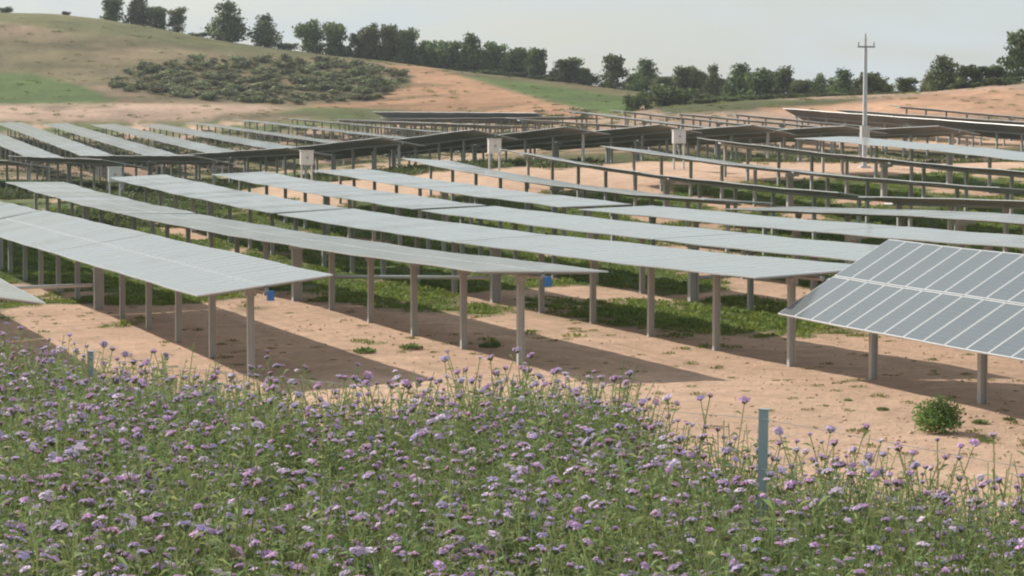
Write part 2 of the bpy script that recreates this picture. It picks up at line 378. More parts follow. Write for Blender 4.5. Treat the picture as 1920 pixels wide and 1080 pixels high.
gl.new(z2.outputs['Fac'], bp.inputs['Height']); gl.new(bp.outputs[0], gp.inputs['Normal'])
gp.inputs['Roughness'].default_value = .95; gp.inputs['Specular IOR Level'].default_value = .1
nr, nc = GX.shape
idx = np.arange(nr * nc).reshape(nr, nc)
quads = np.stack([idx[:-1, :-1], idx[:-1, 1:], idx[1:, 1:], idx[1:, :-1]], -1).reshape(-1, 4)
V = np.stack([GX, GY, GZ], -1).reshape(-1, 3)
tint = np.concatenate([C.reshape(-1, 3), np.ones((nr * nc, 1))], 1)
ground = link('ground', np_mesh('ground', V, quads, [gr_mat], tint=tint, smooth=True))
ground['kind'] = 'structure'; ground['label'] = 'orange earth with green weeds rising to a brown hill'

# ------------------------------------------------------------------ solar trackers
PW, PL, PT = 1.11, 2.0, .04                                   # one panel: along the row, across it, thickness
PITCHW = 1.14; SEAM = .035
def panel_geo(mb, M=None):
    """frame ring, sunk glass, back sheet"""
    a, b, f = PW / 2, PL / 2, .034; zt, zg = PT, PT - .003
    vs = [(-a, -b, 0), (a, -b, 0), (a, b, 0), (-a, b, 0), (-a, -b, zt), (a, -b, zt), (a, b, zt), (-a, b, zt),
          (-a + f, -b + f, zt), (a - f, -b + f, zt), (a - f, b - f, zt), (-a + f, b - f, zt),
          (-a + f, -b + f, zg), (a - f, -b + f, zg), (a - f, b - f, zg), (-a + f, b - f, zg)]
    if M is not None: vs = [M @ Vector(v) for v in vs]
    fr = [(0, 1, 5, 4), (1, 2, 6, 5), (2, 3, 7, 6), (3, 0, 4, 7), (4, 5, 9, 8), (5, 6, 10, 9), (6, 7, 11, 10), (7, 4, 8, 11),
          (8, 9, 13, 12), (9, 10, 14, 13), (10, 11, 15, 14), (11, 8, 12, 15)]
    b0 = len(mb.v)
    mb.add(vs, fr, 0)
    for fc, m in (((12, 13, 14, 15), 1), ((3, 2, 1, 0), 2)):
        mb.f.append(tuple(b0 + i for i in fc)); mb.m.append(m)
_p = MB(); panel_geo(_p); ME_panel = _p.mesh('solar_panel', [M_frame, M_glass, M_back])

_q = MB()                                                     # post: H-section, one metre tall, scaled to its height
for w in (-.1, .085): _q.box(w, w + .015, -.09, .09, 0, 1)
_q.box(-.085, .085, -.012, .012, 0, 1)
ME_post = _q.mesh('post', [M_steel])
_q = MB(); _q.box(-.19, -.155, -.15, .15, 0, 1); _q.box(.155, .19, -.15, .15, 0, 1); _q.box(-.155, .155, -.02, .02, 0, 1)
ME_drive_post = _q.mesh('drive_post', [M_steel])
_q = MB(); _q.box(-.06, .06, -.14, .14, -.20, -.08); _q.box(-.05, .05, -.17, -.11, -.26, .09); _q.box(-.05, .05, .11, .17, -.26, .09); _q.box(-.05, .05, -.11, .11, .065, .09)
ME_bearing = _q.mesh('bearing', [M_steel])
_q = MB()
_q.tube([(0, -.16, -.14), (0, .16, -.14)], .2, 12); _q.box(-.30, .30, -.12, .12, -.30, -.06); _q.tube([(.1, 0, -.18), (.62, 0, -.18)], .09, 8)
ME_drive = _q.mesh('drive_unit', [M_steel])

def ground_line(K, Y0, Y1, order):
    """heights of a tracker's axis: a smooth line over the ground below it"""
    y = np.linspace(Y0, Y1, 24); x = K - (y - 77) * .3184
    return np.poly1d(np.polyfit(y, height(x, y), order))

N_TRK = 0
def tracker(K, Y0, Y1, tilt, label, group, span=None, singles=True, order=1, end_box=False, lift=0.0, wave=.012, twist=0.0, post_step=5.9, bearings=False):
    """a row of posts under a torque tube that carries two panels side by side, from depth Y0 (near) to Y1 (far)"""
    global N_TRK; N_TRK += 1
    ph = N_TRK * 1.7
    ln = ground_line(K, *(span or (Y0, Y1)), order)
    def axis(s):                                               # s metres from the near end, away from the camera
        Y = Y0 + s * CT; X = K - (Y - 77) * .3184
        return Vector((X, Y, float(ln(Y)) + 2.58 + lift + wave * math.sin(s * .33 + ph) + wave * .6 * math.sin(s * .9 + ph * 2)))
    L = (Y1 - Y0) / CT
    o0 = axis(0); root = empty('solar_tracker', (o0.x, o0.y, h1(o0.x, o0.y)))
    tag(root, label, 'solar tracker', group)
    inv = root.location.copy()
    def basis(s, tl):
        e1 = (axis(s + .3) - axis(s - .3)).normalized()
        side = Vector((CT, ST, 0)); side = (side - e1 * side.dot(e1)).normalized(); up = side.cross(e1) * 1.0
        if up.z < 0: up = -up
        c, si = math.cos(tl), math.sin(tl)
        e2 = side * c + up * si; n = up * c - side * si
        # local x along the row, y across, z normal (right handed)
        ex = e2.cross(n)
        return Matrix((ex, e2, n)).transposed()
    nst = max(2, int(L / 3))
    tb = MB(); tb.tube([axis(L * i / nst) - inv for i in range(nst + 1)], .075, 8)
    link('torque_tube', tb.mesh('torque_tube', [M_tube]), root)
    # panels
    n = int((L - .5) / PITCHW); gap_at = n // 2
    joined = MB(); rails = MB()
    for i in range(n):
        s = .12 + (i + .5) * PITCHW + (.22 if i >= gap_at else 0)
        if s > L - .2: break
        tl = R(tilt + twist * (s / L) + .14 * math.sin(i * .35 + ph) + random.uniform(-.02, .02))
        B = basis(s, tl); c = axis(s) - inv
        for sd in (-1, 1):
            off = B @ Vector((random.uniform(-.004, .004), sd * (PL / 2 + SEAM / 2), .145 + random.uniform(-.002, .002)))
            M = Matrix.Translation(c + off) @ B.to_4x4()
            if singles:
                p = link('solar_panel', ME_panel, root); p.matrix_local = M
            else:
                panel_geo(joined, M)
        for dx in (-.3, .3):                                   # the two rails under each pair of panels
            vs = [c + B @ Vector((dx + u, v, w)) for u, v, w in ((-.03, -1.75, .08), (.03, -1.75, .08), (.03, 1.75, .08), (-.03, 1.75, .08), (-.03, -1.75, .14), (.03, -1.75, .14), (.03, 1.75, .14), (-.03, 1.75, .14))]
            rails.add(vs, [(3, 2, 1, 0), (4, 5, 6, 7), (0, 1, 5, 4), (1, 2, 6, 5), (2, 3, 7, 6), (3, 0, 4, 7)])
    if not singles:
        j = link('solar_panels', joined.mesh('solar_panels', [M_frame, M_glass, M_back]), root); j['kind'] = 'stuff'
    r = link('panel_rails', rails.mesh('panel_rails', [M_tube]), root); r['kind'] = 'stuff'
    # posts
    mid = L / 2; nside = int((mid - .6) / post_step)
    ss = [mid + post_step * k for k in range(-nside, nside + 1)]
    if ss[0] > 4.2: ss = [1.3] + ss
    if L - ss[-1] > 4.2: ss.append(L - 1.3)
    rz = math.atan2(-ST, CT) 
    for s in ss:
        p = axis(s); gh = h1(p.x, p.y); drive = abs(s - mid) < .1
        q = link('drive_post' if drive else 'post', ME_drive_post if drive else ME_post, root)
        q.location = (p.x - inv.x, p.y - inv.y, gh - .3 - inv.z); q.scale = (1, 1, p.z - gh + .22); q.rotation_euler = (random.uniform(-.008, .008), random.uniform(-.008, .008), TH)
        if drive:
            q = link('drive_unit', ME_drive, root); q.location = p - inv; q.rotation_euler = (0, 0, TH)
        elif bearings:
            q = link('bearing', ME_bearing, root); q.location = p - inv; q.rotation_euler = (0, 0, TH + math.pi / 2)
    if end_box:
        B = basis(0, R(tilt)); e = MB(); e.box(-.09, .09, -.10, .10, -.14, .14)
        q = link('end_box', e.mesh('end_box', [M_blue]), root); q['label'] = 'small blue box under the end of the tube'
        q.location = axis(0) - inv + Vector((.1, -.05, -.12)); q.rotation_euler = (0, 0, TH)
    return root, axis(mid)

K0 = .35
def KR(n): return K0 + 8.03 * (n - 2)
GN = 'solar trackers in the near field'
mids = {}
SPAN = {1: (75, 150), 2: (75.2, 184), 3: (75.2, 188), 4: (73, 192), 5: (80, 195)}
near = [
    (0, 77.5, 112, -9.0, 'pale solar table whose tip just enters at the left edge of the photo', True, False),
    (1, 75, 135.6, 7.5, 'widest pale solar table at the left, a blue box under its near end', True, True),
    (2, 75.2, 135.6, -1.0, 'long pale solar table ending above the flowers in mid picture, blue box under its end', True, True),
    (3, 75.2, 135.6, 3.2, 'pale solar table whose near end is covered by the tilted striped table', True, False),
    (4, 73, 138, 2.6, 'pale solar table running behind the tilted striped table', True, False),
    (5, 80, 138, 2.0, 'pale solar table second behind the striped table, from the row break on', True, False),
    (6, 94, 138.5, 1.0, 'thin pale solar table at the right, third behind the striped table', True, False),
    (7, 104, 141, -7.0, 'edge-on dark solar table at the right edge, fourth behind the striped table', True, False),
]
for n, a_, b_, tl, lab, sg, eb in near:
    mids[n] = tracker(KR(n), a_, b_, tl, lab, GN, span=SPAN.get(n), singles=sg, order=2, end_box=eb, bearings=True, twist=(4.0 if n == 1 else 0))[1]
tracker(KR(3) + .2, 45.1, 75.3, 31.0, 'steeply tilted solar table with bluish striped panels at the right', GN, order=1, wave=.008, post_step=6.4, bearings=True)
far = [(1, 136.1, 172, 10.0, 'pale solar table cut by the left edge behind the widest one'),
       (2, 136.1, 184, -.5, 'pale far half of the row that starts furthest left behind the widest table'),
       (3, 136.1, 188, 2.6, 'pale far half of the second row, its end beside the green weeds'),
       (4, 138.8, 192, 2.2, 'pale far half of the third row, its end below the white cabinet'),
       (5, 139.5, 195, 1.6, 'pale far half of the fourth row, ending beside the bare orange road'),
       (6, 140.5, 200, -3.5, 'slim pale far half of the fifth row over orange ground'),
       (7, 142.5, 202, -8.5, 'dark edge-on far half of the sixth row with brown underside'),
       (8, 141, 203, -5.0, 'slim far half of the seventh row, pale towards the right'),
       (9, 148, 204, -8.5, 'dark edge-on far half of the eighth row at the right'),
       (10, 162, 205, 2.0, 'broad pale table of the ninth row beyond the utility pole foot')]
for n, a_, b_, tl, lab in far:
    tracker(KR(n), a_, b_, tl, lab, GN, span=SPAN.get(n), singles=False, order=2, wave=.02)

ordn = ['first', 'second', 'third', 'fourth', 'fifth', 'sixth', 'seventh', 'eighth', 'ninth', 'tenth', 'eleventh', 'twelfth', 'thirteenth']
for i, x in enumerate([15, 190, 362, 535, 710, 883, 1056, 1229, 1403, 1576, 1750]):
    X227 = (x + 43 - 960) / F * 223; K = X227 + 146 * .3184
    tracker(K, 222.5, 286, -9.5 - (i % 3) * 1.2, 'brown-backed solar table over the hump beyond the road, %s from the left' % ordn[i], 'solar trackers on the hump', singles=False, order=1, wave=.015, post_step=8.0)
for i in range(9):
    K = -54 + 8.03 * i + 268 * .3184
    tl = 2.5 if i < 4 else (-2.5 if i < 6 else -4)
    tracker(K - 8.03 if False else K, 345, 445, tl, ('pale solar table' if i < 4 else 'thin edge-on solar table') + ' on the far left slope, %s from the left' % ordn[i + 1], 'solar trackers on the far slope', singles=False, order=1, wave=.02)
tracker(-54 - 8.03 + 268 * .3184, 335, 420, 2.5, 'pale solar table cut by the left edge on the far slope', 'solar trackers on the far slope', singles=False, order=1, wave=.02)
K11 = 10.4 + 268 * .3184
tracker(K11 - 8.03, 358, 440, -9, 'thin solar table in front of the dark-backed one below the terracotta mound', 'solar trackers on the far slope', singles=False, order=1, wave=.015)
tracker(K11, 362, 448, -24, 'solar table showing its dark back below the terracotta mound', 'solar trackers on the far slope', singles=False, order=1, lift=.3, wave=.015)
for j, (tl, y0, y1) in enumerate([(-5, 300, 350), (-5, 300, 352), (-5.5, 290, 356), (-5, 290, 357), (-6, 292, 358), (-27, 292, 358), (-12, 296, 360), (-6, 300, 362)]):
    K = K11 - 8.03 + 8.03 * j
    lab = ('solar table showing its broad dark back before the orange bank at the right' if tl == -27 else
           'edge-on table just behind the broad dark-backed one' if j == 6 else
           'furthest edge-on solar table at the foot of the orange bank' if j == 7 else
           'thin edge-on solar table on the rise before the trees, %s from the left' % ordn[j])
    tracker(K, y0, y1, tl, lab, 'solar trackers on the rise before the trees', singles=False, order=1, wave=.015)

# shafts that couple the drives of neighbouring rows
for a_, b_, lab in ((0, 1, 'grey drive shaft low above the soil, joining the two leftmost tables'), (2, 3, 'grey drive shaft behind the posts in mid picture'), (4, 5, 'grey drive shaft among the weeds behind the striped table')):
    p, q = mids[a_].copy(), mids[b_].copy()
    if a_ == 0: p = mids[1] + Vector((-7.65 * CT - .3, -7.65 * ST + .2, 0))
    p.z = h1(p.x, p.y) + 1.0; q.z = h1(q.x, q.y) + 1.0
    d = (q - p); u = d.normalized()
    mb = MB(); mb.tube([u * .25, d - u * .25], .075, 8)
    o = link('drive_shaft', mb.mesh('drive_shaft', [M_steel])); o.location = p
    tag(o, lab, 'drive shaft', 'shafts between the rows')

# ------------------------------------------------------------------ white inverter cabinets in front of the hump
def cabinet(x, yt, yb, Y, lab):
    top, bot = at(x, yt, Y), at(x, yb, Y); gh = h1(top.x, Y); Hh = top.z - bot.z; w = .52
    root = empty('inverter_cabinet', (top.x, Y, gh), TH); tag(root, lab, 'cabinet', 'white cabinets along the service road')
    z0 = bot.z - gh
    mb = MB(); mb.box(-w, w, -.2, .2, z0, z0 + Hh); mb.box(-w - .05, w + .05, -.27, .24, z0 + Hh, z0 + Hh + .05); link('housing', mb.mesh('housing', [M_cabinet]), root)
    for s in (-1, 1):
        mb = MB(); mb.box(s * w * .52 - w * .46, s * w * .52 + w * .46, -.225, -.203, z0 + .06, z0 + Hh - .06); d = link('door', mb.mesh('door', [M_cabinet]), root)
        mb = MB(); mb.box(s * .06 - .015, s * .06 + .015, -.25, -.226, z0 + Hh * .45, z0 + Hh * .6); link('handle', mb.mesh('handle', [M_dark]), d)
        mb = MB(); mb.box(s * w * .8 - .06, s * w * .8 + .06, -.08, .08, -.3, z0); link('leg', mb.mesh('leg', [M_steel]), root)
cabinet(215, 314, 341, 209, 'white cabinet at the left under the pale far tables, lowest of the four')
cabinet(575, 283, 309, 209, 'white cabinet on legs by the brown-backed tables left of centre')
cabinet(927, 261, 288, 209, 'white cabinet on legs in front of the hump in mid picture')
cabinet(1273, 244, 269, 209, 'white cabinet on legs furthest right, before the hump')

# ------------------------------------------------------------------ utility pole
def pole():
    Y = 207; x = 1623; top = at(x, 70, Y); gh = h1(top.x, Y); H = top.z - gh
    root = empty('utility_pole', (top.x, Y, gh), .12); tag(root, 'pale concrete utility pole with a short crossarm rising behind the tables', 'utility pole')
    mb = MB()                                                  # hollow-faced concrete shaft: two flanges and a web, with rungs
    w0, w1 = .18, .125
    for s in (-1, 1):
        vs = []
        for z, w in ((-.5, w0), (H - .9, w1)):
            vs += [(s * w, -w * .7, z), (s * (w - .12), -w * .7, z), (s * (w - .12), w * .7, z), (s * w, w * .7, z)]
        mb.add(vs, [(0, 1, 5, 4), (1, 2, 6, 5), (2, 3, 7, 6), (3, 0, 4, 7), (4, 5, 6, 7)] if s < 0 else [(4, 5, 1, 0), (5, 6, 2, 1), (6, 7, 3, 2), (7, 4, 0, 3), (7, 6, 5, 4)])
    k = 14
    for i in range(k):
        z = (H - 1.0) * i / k; w = w0 + (w1 - w0) * i / k - .125
        mb.box(-w, w, -w * .5, w * .5, z, z + (H - 1.0) / k * .86)
    link('shaft', mb.mesh('shaft', [M_concrete]), root)
    mb = MB(); mb.box(-.4, .4, -.4, .4, -.4, .12); link('footing', mb.mesh('footing', [M_concrete]), root)
    zc = at(x, 88, Y).z - gh
    za, zb = at(x, 262, Y).z - gh, at(x, 236, Y).z - gh
    mb = MB()
    for u, v in ((-.30, 0), (.30, 0)): mb.box(u - .02, u + .02, -.32, .32, za, zb)
    mb.box(-.28, .28, -.32, -.29, za, zb); mb.box(-.28, .28, .29, .32, za, zb); link('climbing_guard', mb.mesh('climbing_guard', [M_steel]), root)
    mb = MB(); mb.box(-.70, .70, -.30, -.20, zc - .06, zc + .06); mb.box(-.2, .2, -.20, -.10, zc - .06, zc + .06); link('crossarm', mb.mesh('crossarm', [M_insul]), root)
    mb = MB(); mb.tube([(0, 0, H - .9), (0, 0, H)], .09, 8); link('mast', mb.mesh('mast', [M_steel]), root)
    for px in (-.62, 0, .62):
        mb = MB(); zz = zc + .061 if px else H
        mb.tube([(px, -.25 if px else 0, zz), (px, -.25 if px else 0, zz + .1), (px, -.25 if px else 0, zz + .32)], [.02, .06, .03], 8)
        link('insulator', mb.mesh('insulator', [M_insul]), root)
pole()

# ------------------------------------------------------------------ trees
def leaf_cloud(n, blobs, size, seed, shade=(.65, 1.35)):
    """leaf clumps as small bent quads scattered through overlapping lobes"""
    r = np.random.default_rng(seed)
    ws = np.array([b[3] * b[4] * b[5] for b in blobs]) ** .75; ws /= ws.sum()
    bi = r.choice(len(blobs), n, p=ws); B = np.array(blobs)[bi]
    d = r.normal(size=(n, 3)); d /= np.linalg.norm(d, axis=1)[:, None]
    rad = r.random(n) ** .42
    rad *= 1 + .16 * np.sin(d[:, 0] * 7 + bi) * np.sin(d[:, 1] * 6 + 2 * bi) + .1 * r.normal(size=n)
    P = B[:, :3] + d * rad[:, None] * B[:, 3:6]
    nrm = d * .8 + r.normal(size=(n, 3)) * .7; nrm /= np.linalg.norm(nrm, axis=1)[:, None]
    t1 = np.cross(nrm, r.normal(size=(n, 3))); t1 /= np.linalg.norm(t1, axis=1)[:, None]; t2 = np.cross(nrm, t1)
    s = size * (.55 + .9 * r.random(n))[:, None]
    q = np.stack([P - t1 * s, P - t2 * s * .6 + nrm * s * .12, P + t1 * s, P + t2 * s * .6 + nrm * s * .12], 1)
    lobe = r.uniform(.6, 1.4, len(blobs))[bi]
    sh = (shade[0] + (shade[1] - shade[0]) * r.random(n)) * lobe
    hue = r.normal(size=n) * .06
    tint = np.stack([sh * (1 + hue), sh, sh * (1 - hue * .5), np.ones(n)], -1)
    tint = np.repeat(tint, 4, 0)
    return q.reshape(-1, 3), np.arange(n * 4).reshape(n, 4), tint

def tree_proto(kind, seed):
    r = random.Random(seed); bl = []
    if kind == 'round':
        for k in range(13):
            a_ = r.uniform(0, 6.28); q = r.uniform(.05, .34); z = r.uniform(.3, .84); q *= 1.15 - abs(z - .45)
            s = r.uniform(.12, .22); bl.append((math.cos(a_) * q, math.sin(a_) * q, z, s * 1.15, s * 1.15, s * .85))
        bl.append((0, 0, .5, .28, .28, .3)); bl.append((0, 0, .22, .36, .36, .21)); bl.append((.1, .1, .15, .3, .3, .15))
    elif kind == 'cone':
        for k in range(14):
            z = .16 + .78 * k / 13; q = .34 * (1 - z) + .05; a_ = k * 2.4 + r.uniform(-.3, .3)
            s = .13 + .12 * (1 - z); bl.append((math.cos(a_) * q, math.sin(a_) * q, z, s * 1.2, s * 1.2, s))
        bl.append((0, 0, .4, .27, .27, .34)); bl.append((0, 0, .17, .33, .33, .17)); bl.append((0, 0, .75, .13, .13, .2))
    elif kind == 'tall':
        for k in range(12):
            z = r.uniform(.34, .9); a_ = r.uniform(0, 6.28); q = r.uniform(.08, .3)
            s = r.uniform(.10, .19); bl.append((math.cos(a_) * q, math.sin(a_) * q, z, s * 1.3, s * 1.3, s * .8))
        bl.append((0, 0, .62, .24, .24, .26)); bl.append((.05, .05, .3, .24, .24, .18)); bl.append((-.05, 0, .14, .3, .3, .14))
    else:                                                       # bush
        for k in range(10):
            a_ = r.uniform(0, 6.28); q = r.uniform(.1, .36); s = r.uniform(.14, .24)
            bl.append((math.cos(a_) * q, math.sin(a_) * q, r.uniform(.2, .62), s * 1.1, s * 1.1, s * 1.2))
        bl.append((0, 0, .35, .34, .34, .34))
    n = {'round': 3000, 'cone': 2700, 'tall': 2100, 'bush': 1300}[kind]
    V_, Fq, T_ = leaf_cloud(n, bl, (.038 if kind != 'bush' else .05), seed)
    me = np_mesh('crown', V_, Fq, [M_pine], tint=T_)
    mb = MB(); lean = r.uniform(-.03, .03)
    mb.tube([(0, 0, -.06), (0, 0, .02), (lean, 0, .3), (lean * 1.5, .01, .75)], [.034, .027, .021, .006], 7)
    for k in range(5):
        a_ = k * 1.3 + r.uniform(0, .5); z = .22 + .1 * k
        mb.tube([(lean, 0, z), (math.cos(a_) * .16, math.sin(a_) * .16, z + .1), (math.cos(a_) * .27, math.sin(a_) * .27, z + .14)], [.012, .008, .003], 5)
    tm = mb.mesh('trunk', [M_bark], smooth=True)
    return me, tm
PROTO = {k: [tree_proto(k, 100 * i + j) for j in range(4)] for i, k in enumerate(('round', 'cone', 'tall', 'bush'))}
MAT_FOR = {}
def plant_tree(kind, x, yt, yb, w, Y, name, lab, cat, group):
    X = col_of(x) * Y; gh = h1(X, Y); top = at(x, yt, Y).z; H = max(top - gh, 1.2); W = w / F * Y
    root = empty(name, (X, Y, gh - .07 * H), random.uniform(0, 6.28)); H *= 1.07; tag(root, lab, cat, group)
    cm, tm = random.choice(PROTO[kind])
    c = link('crown', cm, root); k = link('trunk', tm, root)
    wf = 1.12 * W / {'round': .92, 'cone': .85, 'tall': .88, 'bush': .95}[kind]
    for o in (c, k): o.scale = (wf, wf, H)
    k.scale = (H * .8, H * .8, H)
    return root
TREES = [(215, -8, 38, 50, 'round'), (262, -12, 44, 44, 'cone'), (296, 9, 50, 44, 'round'), (334, 11, 56, 40, 'tall'), (427, 4, 74, 66, 'cone'), (498, 29, 84, 52, 'cone'),
         (585, 33, 100, 54, 'round'), (625, 37, 103, 58, 'round'), (673, 57, 108, 40, 'tall'), (700, 39, 112, 48, 'round'), (732, 40, 116, 52, 'round'), (765, 48, 120, 52, 'round'), (798, 68, 125, 44, 'round'),
         (836, 67, 130, 72, 'round'), (884, 65, 135, 52, 'cone'), (930, 75, 140, 48, 'tall'), (975, 80, 148, 60, 'round'), (1008, 84, 149, 46, 'round'), (1068, 105, 155, 66, 'round'), (1108, 130, 156, 42, 'bush'),
         (1150, 97, 161, 60, 'tall'), (1212, 112, 172, 54, 'cone'), (1243, 138, 176, 44, 'round'), (1284, 119, 178, 56, 'round'), (1304, 124, 182, 38, 'round'), (1337, 123, 182, 34, 'cone'),
         (1388, 120, 190, 58, 'cone'), (1424, 124, 192, 72, 'round'), (1468, 121, 188, 54, 'tall'), (1502, 146, 190, 48, 'round'), (1536, 141, 189, 42, 'cone'), (1582, 131, 187, 54, 'cone'), (1634, 131, 186, 68, 'round'),
         (1698, 142, 176, 50, 'round'), (1768, 106, 166, 62, 'cone'), (1804, 116, 165, 52, 'tall'), (1853, 119, 162, 62, 'round'), (1908, 50, 158, 84, 'tall')]
CREST = [(-200, 612), (0, 607), (400, 592), (600, 582), (850, 562), (1050, 543), (1200, 523), (1300, 503), (1400, 484), (1520, 464), (1620, 444), (1700, 424), (1800, 409), (2000, 404)]
def crest_Y(x): return float(np.interp(x, [c[0] for c in CREST], [c[1] for c in CREST]))
NT = len(TREES); WORDS = {'round': 'dark rounded pine', 'cone': 'dark pointed pine', 'tall': 'loose open pine', 'bush': 'low spreading pine'}
def nth(i):
    tens = {1: 'first', 2: 'second', 3: 'third', 4: 'fourth', 5: 'fifth', 6: 'sixth', 7: 'seventh', 8: 'eighth', 9: 'ninth', 10: 'tenth', 11: 'eleventh', 12: 'twelfth', 13: 'thirteenth', 14: 'fourteenth', 15: 'fifteenth', 16: 'sixteenth', 17: 'seventeenth', 18: 'eighteenth', 19: 'nineteenth'}
    return tens[i]
pole_i = [i for i, t_ in enumerate(TREES) if t_[0] == 1634][0]
for i, (x, yt, yb, w, kd) in enumerate(TREES):
    if i == pole_i: lab = 'broad dark pine on the skyline right behind the utility pole'
    elif i > pole_i: lab = '%s on the skyline, %s tree to the right of the utility pole' % (WORDS[kd], nth(i - pole_i))
    elif i >= 13: lab = '%s on the skyline, %s tree to the left of the utility pole' % (WORDS[kd], nth(pole_i - i))
    else: lab = '%s on the hill crest, %s tree from the left edge' % (WORDS[kd], nth(i + 1))
    plant_tree(kd, x, yt, yb, w, crest_Y(x) + random.uniform(0, 5), 'pine_tree', lab, 'tree', 'pines along the skyline')
    # a second line just behind fills the dense stretches
BACK = [(648, 84, 108, 34), (688, 72, 112, 40), (752, 74, 120, 44), (782, 84, 122, 38), (815, 92, 128, 36), (862, 92, 134, 40), (908, 88, 138, 40), (952, 98, 144, 38), (1040, 128, 152, 34), (1092, 124, 156, 36), (1185, 140, 168, 34), (1228, 138, 174, 40), (1262, 140, 178, 40), (1318, 140, 182, 36),
        (1358, 142, 185, 36), (1410, 138, 190, 40), (1447, 136, 190, 38), (1488, 144, 190, 36), (1520, 150, 190, 36), (1560, 148, 188, 36), (1606, 146, 186, 36), (1660, 150, 182, 30), (1742, 140, 168, 34), (1828, 134, 162, 36), (1878, 128, 160, 38)]
for i, (x, yt, yb, w) in enumerate(BACK):
    kd = ('round', 'cone', 'tall')[i % 3]
    fr = min(TREES, key=lambda t_: abs(t_[0] - x)); j = TREES.index(fr); side = 'right' if x > fr[0] else 'left'
    ref = 'pine behind the pole' if j == pole_i else ('%s pine to the %s of the pole' % (nth(abs(j - pole_i)), 'right' if j > pole_i else 'left') if j >= 13 else '%s hill-crest pine from the left edge' % nth(j + 1))
    plant_tree(kd, x, yt, yb, w, crest_Y(x) + 9 + 4 * (i % 2), 'pine_tree', 'small %s tucked just %s of the %s' % (WORDS[kd].split(' ')[1], side, ref), 'tree', 'pines along the skyline')
BUSH = [(14, 9, 30, 606, 'yellowish bush on the bare hill crest at the left edge'), (125, 19, 20, 603, 'small bush on the bare hill crest left of the pines'), (375, 58, 36, 590, 'low bush in the gap right of the fourth pine'),
        (540, 76, 40, 584, 'low bush right of the lone sixth pine'), (1195, 162, 48, 430, 'dark upright shrub at the end of the green strip'), (1252, 146, 112, 440, 'big olive bush standing before the skyline pines'),
        (1342, 176, 60, 470, 'greyish bush left of the orange patch under the pines'), (1500, 172, 62, 452, 'yellow-green bush under the pines left of the pole'), (1558, 166, 50, 450, 'dull green bush left of the pole'), (1455, 178, 50, 455, 'dark low bush under the pines between yellow bush and olive bush'),
        (1600, 176, 60, 445, 'low bush hugging the pole on its left'), (1665, 168, 46, 430, 'low bush hugging the pole on its right'), (1820, 152, 70, 410, 'low bush below the grey tree at the right'), (1300, 172, 60, 470, 'low dark bush right of the big olive bush'),
        (1150, 150, 60, 540, 'low bush at the foot of the lone open pine'), (1045, 145, 60, 540, 'low bush between two rounded pines at mid skyline'), (1880, 140, 60, 405, 'low bush under the tallest pine at the right')]
BUSH += [(650 + 0, 96, 50, 578, 'low bush at the foot of the second pine clump, left of its middle'), (705, 104, 52, 575, 'low bush at the foot of the widest pine clump'), (760, 110, 46, 570, 'low bush under the right end of the widest pine clump'),
         (815, 118, 50, 565, 'low bush in the hedge above the terracotta mound'), (868, 126, 50, 558, 'low bush in the hedge where the green strip begins'), (915, 132, 54, 553, 'low bush in the hedge above the green strip, left part'), (965, 139, 54, 549, 'low bush in the hedge above the green strip, middle'), (1015, 145, 50, 544, 'low bush in the hedge above the green strip, right part')]
for k, (x, yt, w) in enumerate([(1322, 184, 56), (1362, 178, 58), (1404, 184, 56), (1436, 180, 54), (1480, 184, 56), (1524, 178, 58), (1568, 180, 54), (1612, 180, 50)]):
    BUSH.append((x, yt, w, 432 - k, 'low bush in the hedge before the pines, %s right of the olive bush' % nth(k + 1)))
for x, yt, w, Y, lab in BUSH:
    plant_tree('bush', x, yt, 0, w, Y, 'bush', lab, 'bush', 'bushes along the skyline')

# scrub patch on the hillside: low shrubs, each its own object
def shrub_mesh(seed):
    r = random.Random(seed); bl = [(0, 0, .3, .42, .42, .3)]
    for k in range(5):
        a_ = r.uniform(0, 6.28); q = r.uniform(.15, .38); bl.append((math.cos(a_) * q, math.sin(a_) * q, r.uniform(.2, .6), .22, .22, .26))
    V_, Fq, T_ = leaf_cloud(340, bl, .075, seed, (.6, 1.4)); return np_mesh('shrub', V_, Fq, [M_scrub], tint=T_)
SHR = [shrub_mesh(900 + i) for i in range(6)]
PATCH = [(205, 158), (260, 122), (330, 116), (480, 112), (600, 114), (690, 122), (770, 146), (760, 160), (700, 188), (560, 196), (420, 190), (290, 180), (205, 166)]
# depth on the hill for a pixel: walk the ray
def hit(x, y, y0=455, y1=620):
    Ys = np.linspace(y0, y1, 330); d = ray(x, y); hz = height(d.x * Ys, Ys); rz_ = HC + d.z * Ys
    k = np.nonzero(hz >= rz_)[0]
    return (d.x * Ys[k[0]], Ys[k[0]], hz[k[0]]) if len(k) else None
cnt = 0; tries = 0
while cnt < 295 and tries < 3000:
    tries += 1
    x, y = random.uniform(200, 775), random.uniform(112, 197)
    if float(inside(np.array([x]), np.array([y]), PATCH)[0]) < .5: continue
    p = hit(x, y)
    if p is None: continue
    o = link('shrub', SHR[cnt % 6]); o.location = p; s = random.uniform(1.8, 4.6); o.scale = (s, s * random.uniform(.8, 1.2), s * random.uniform(.28, .52)); o.rotation_euler.z = random.uniform(0, 6.28)
    tag(o, 'low grey-green shrub in the oval scrub patch on the hillside', 'shrub', 'shrubs of the scrub patch'); cnt += 1

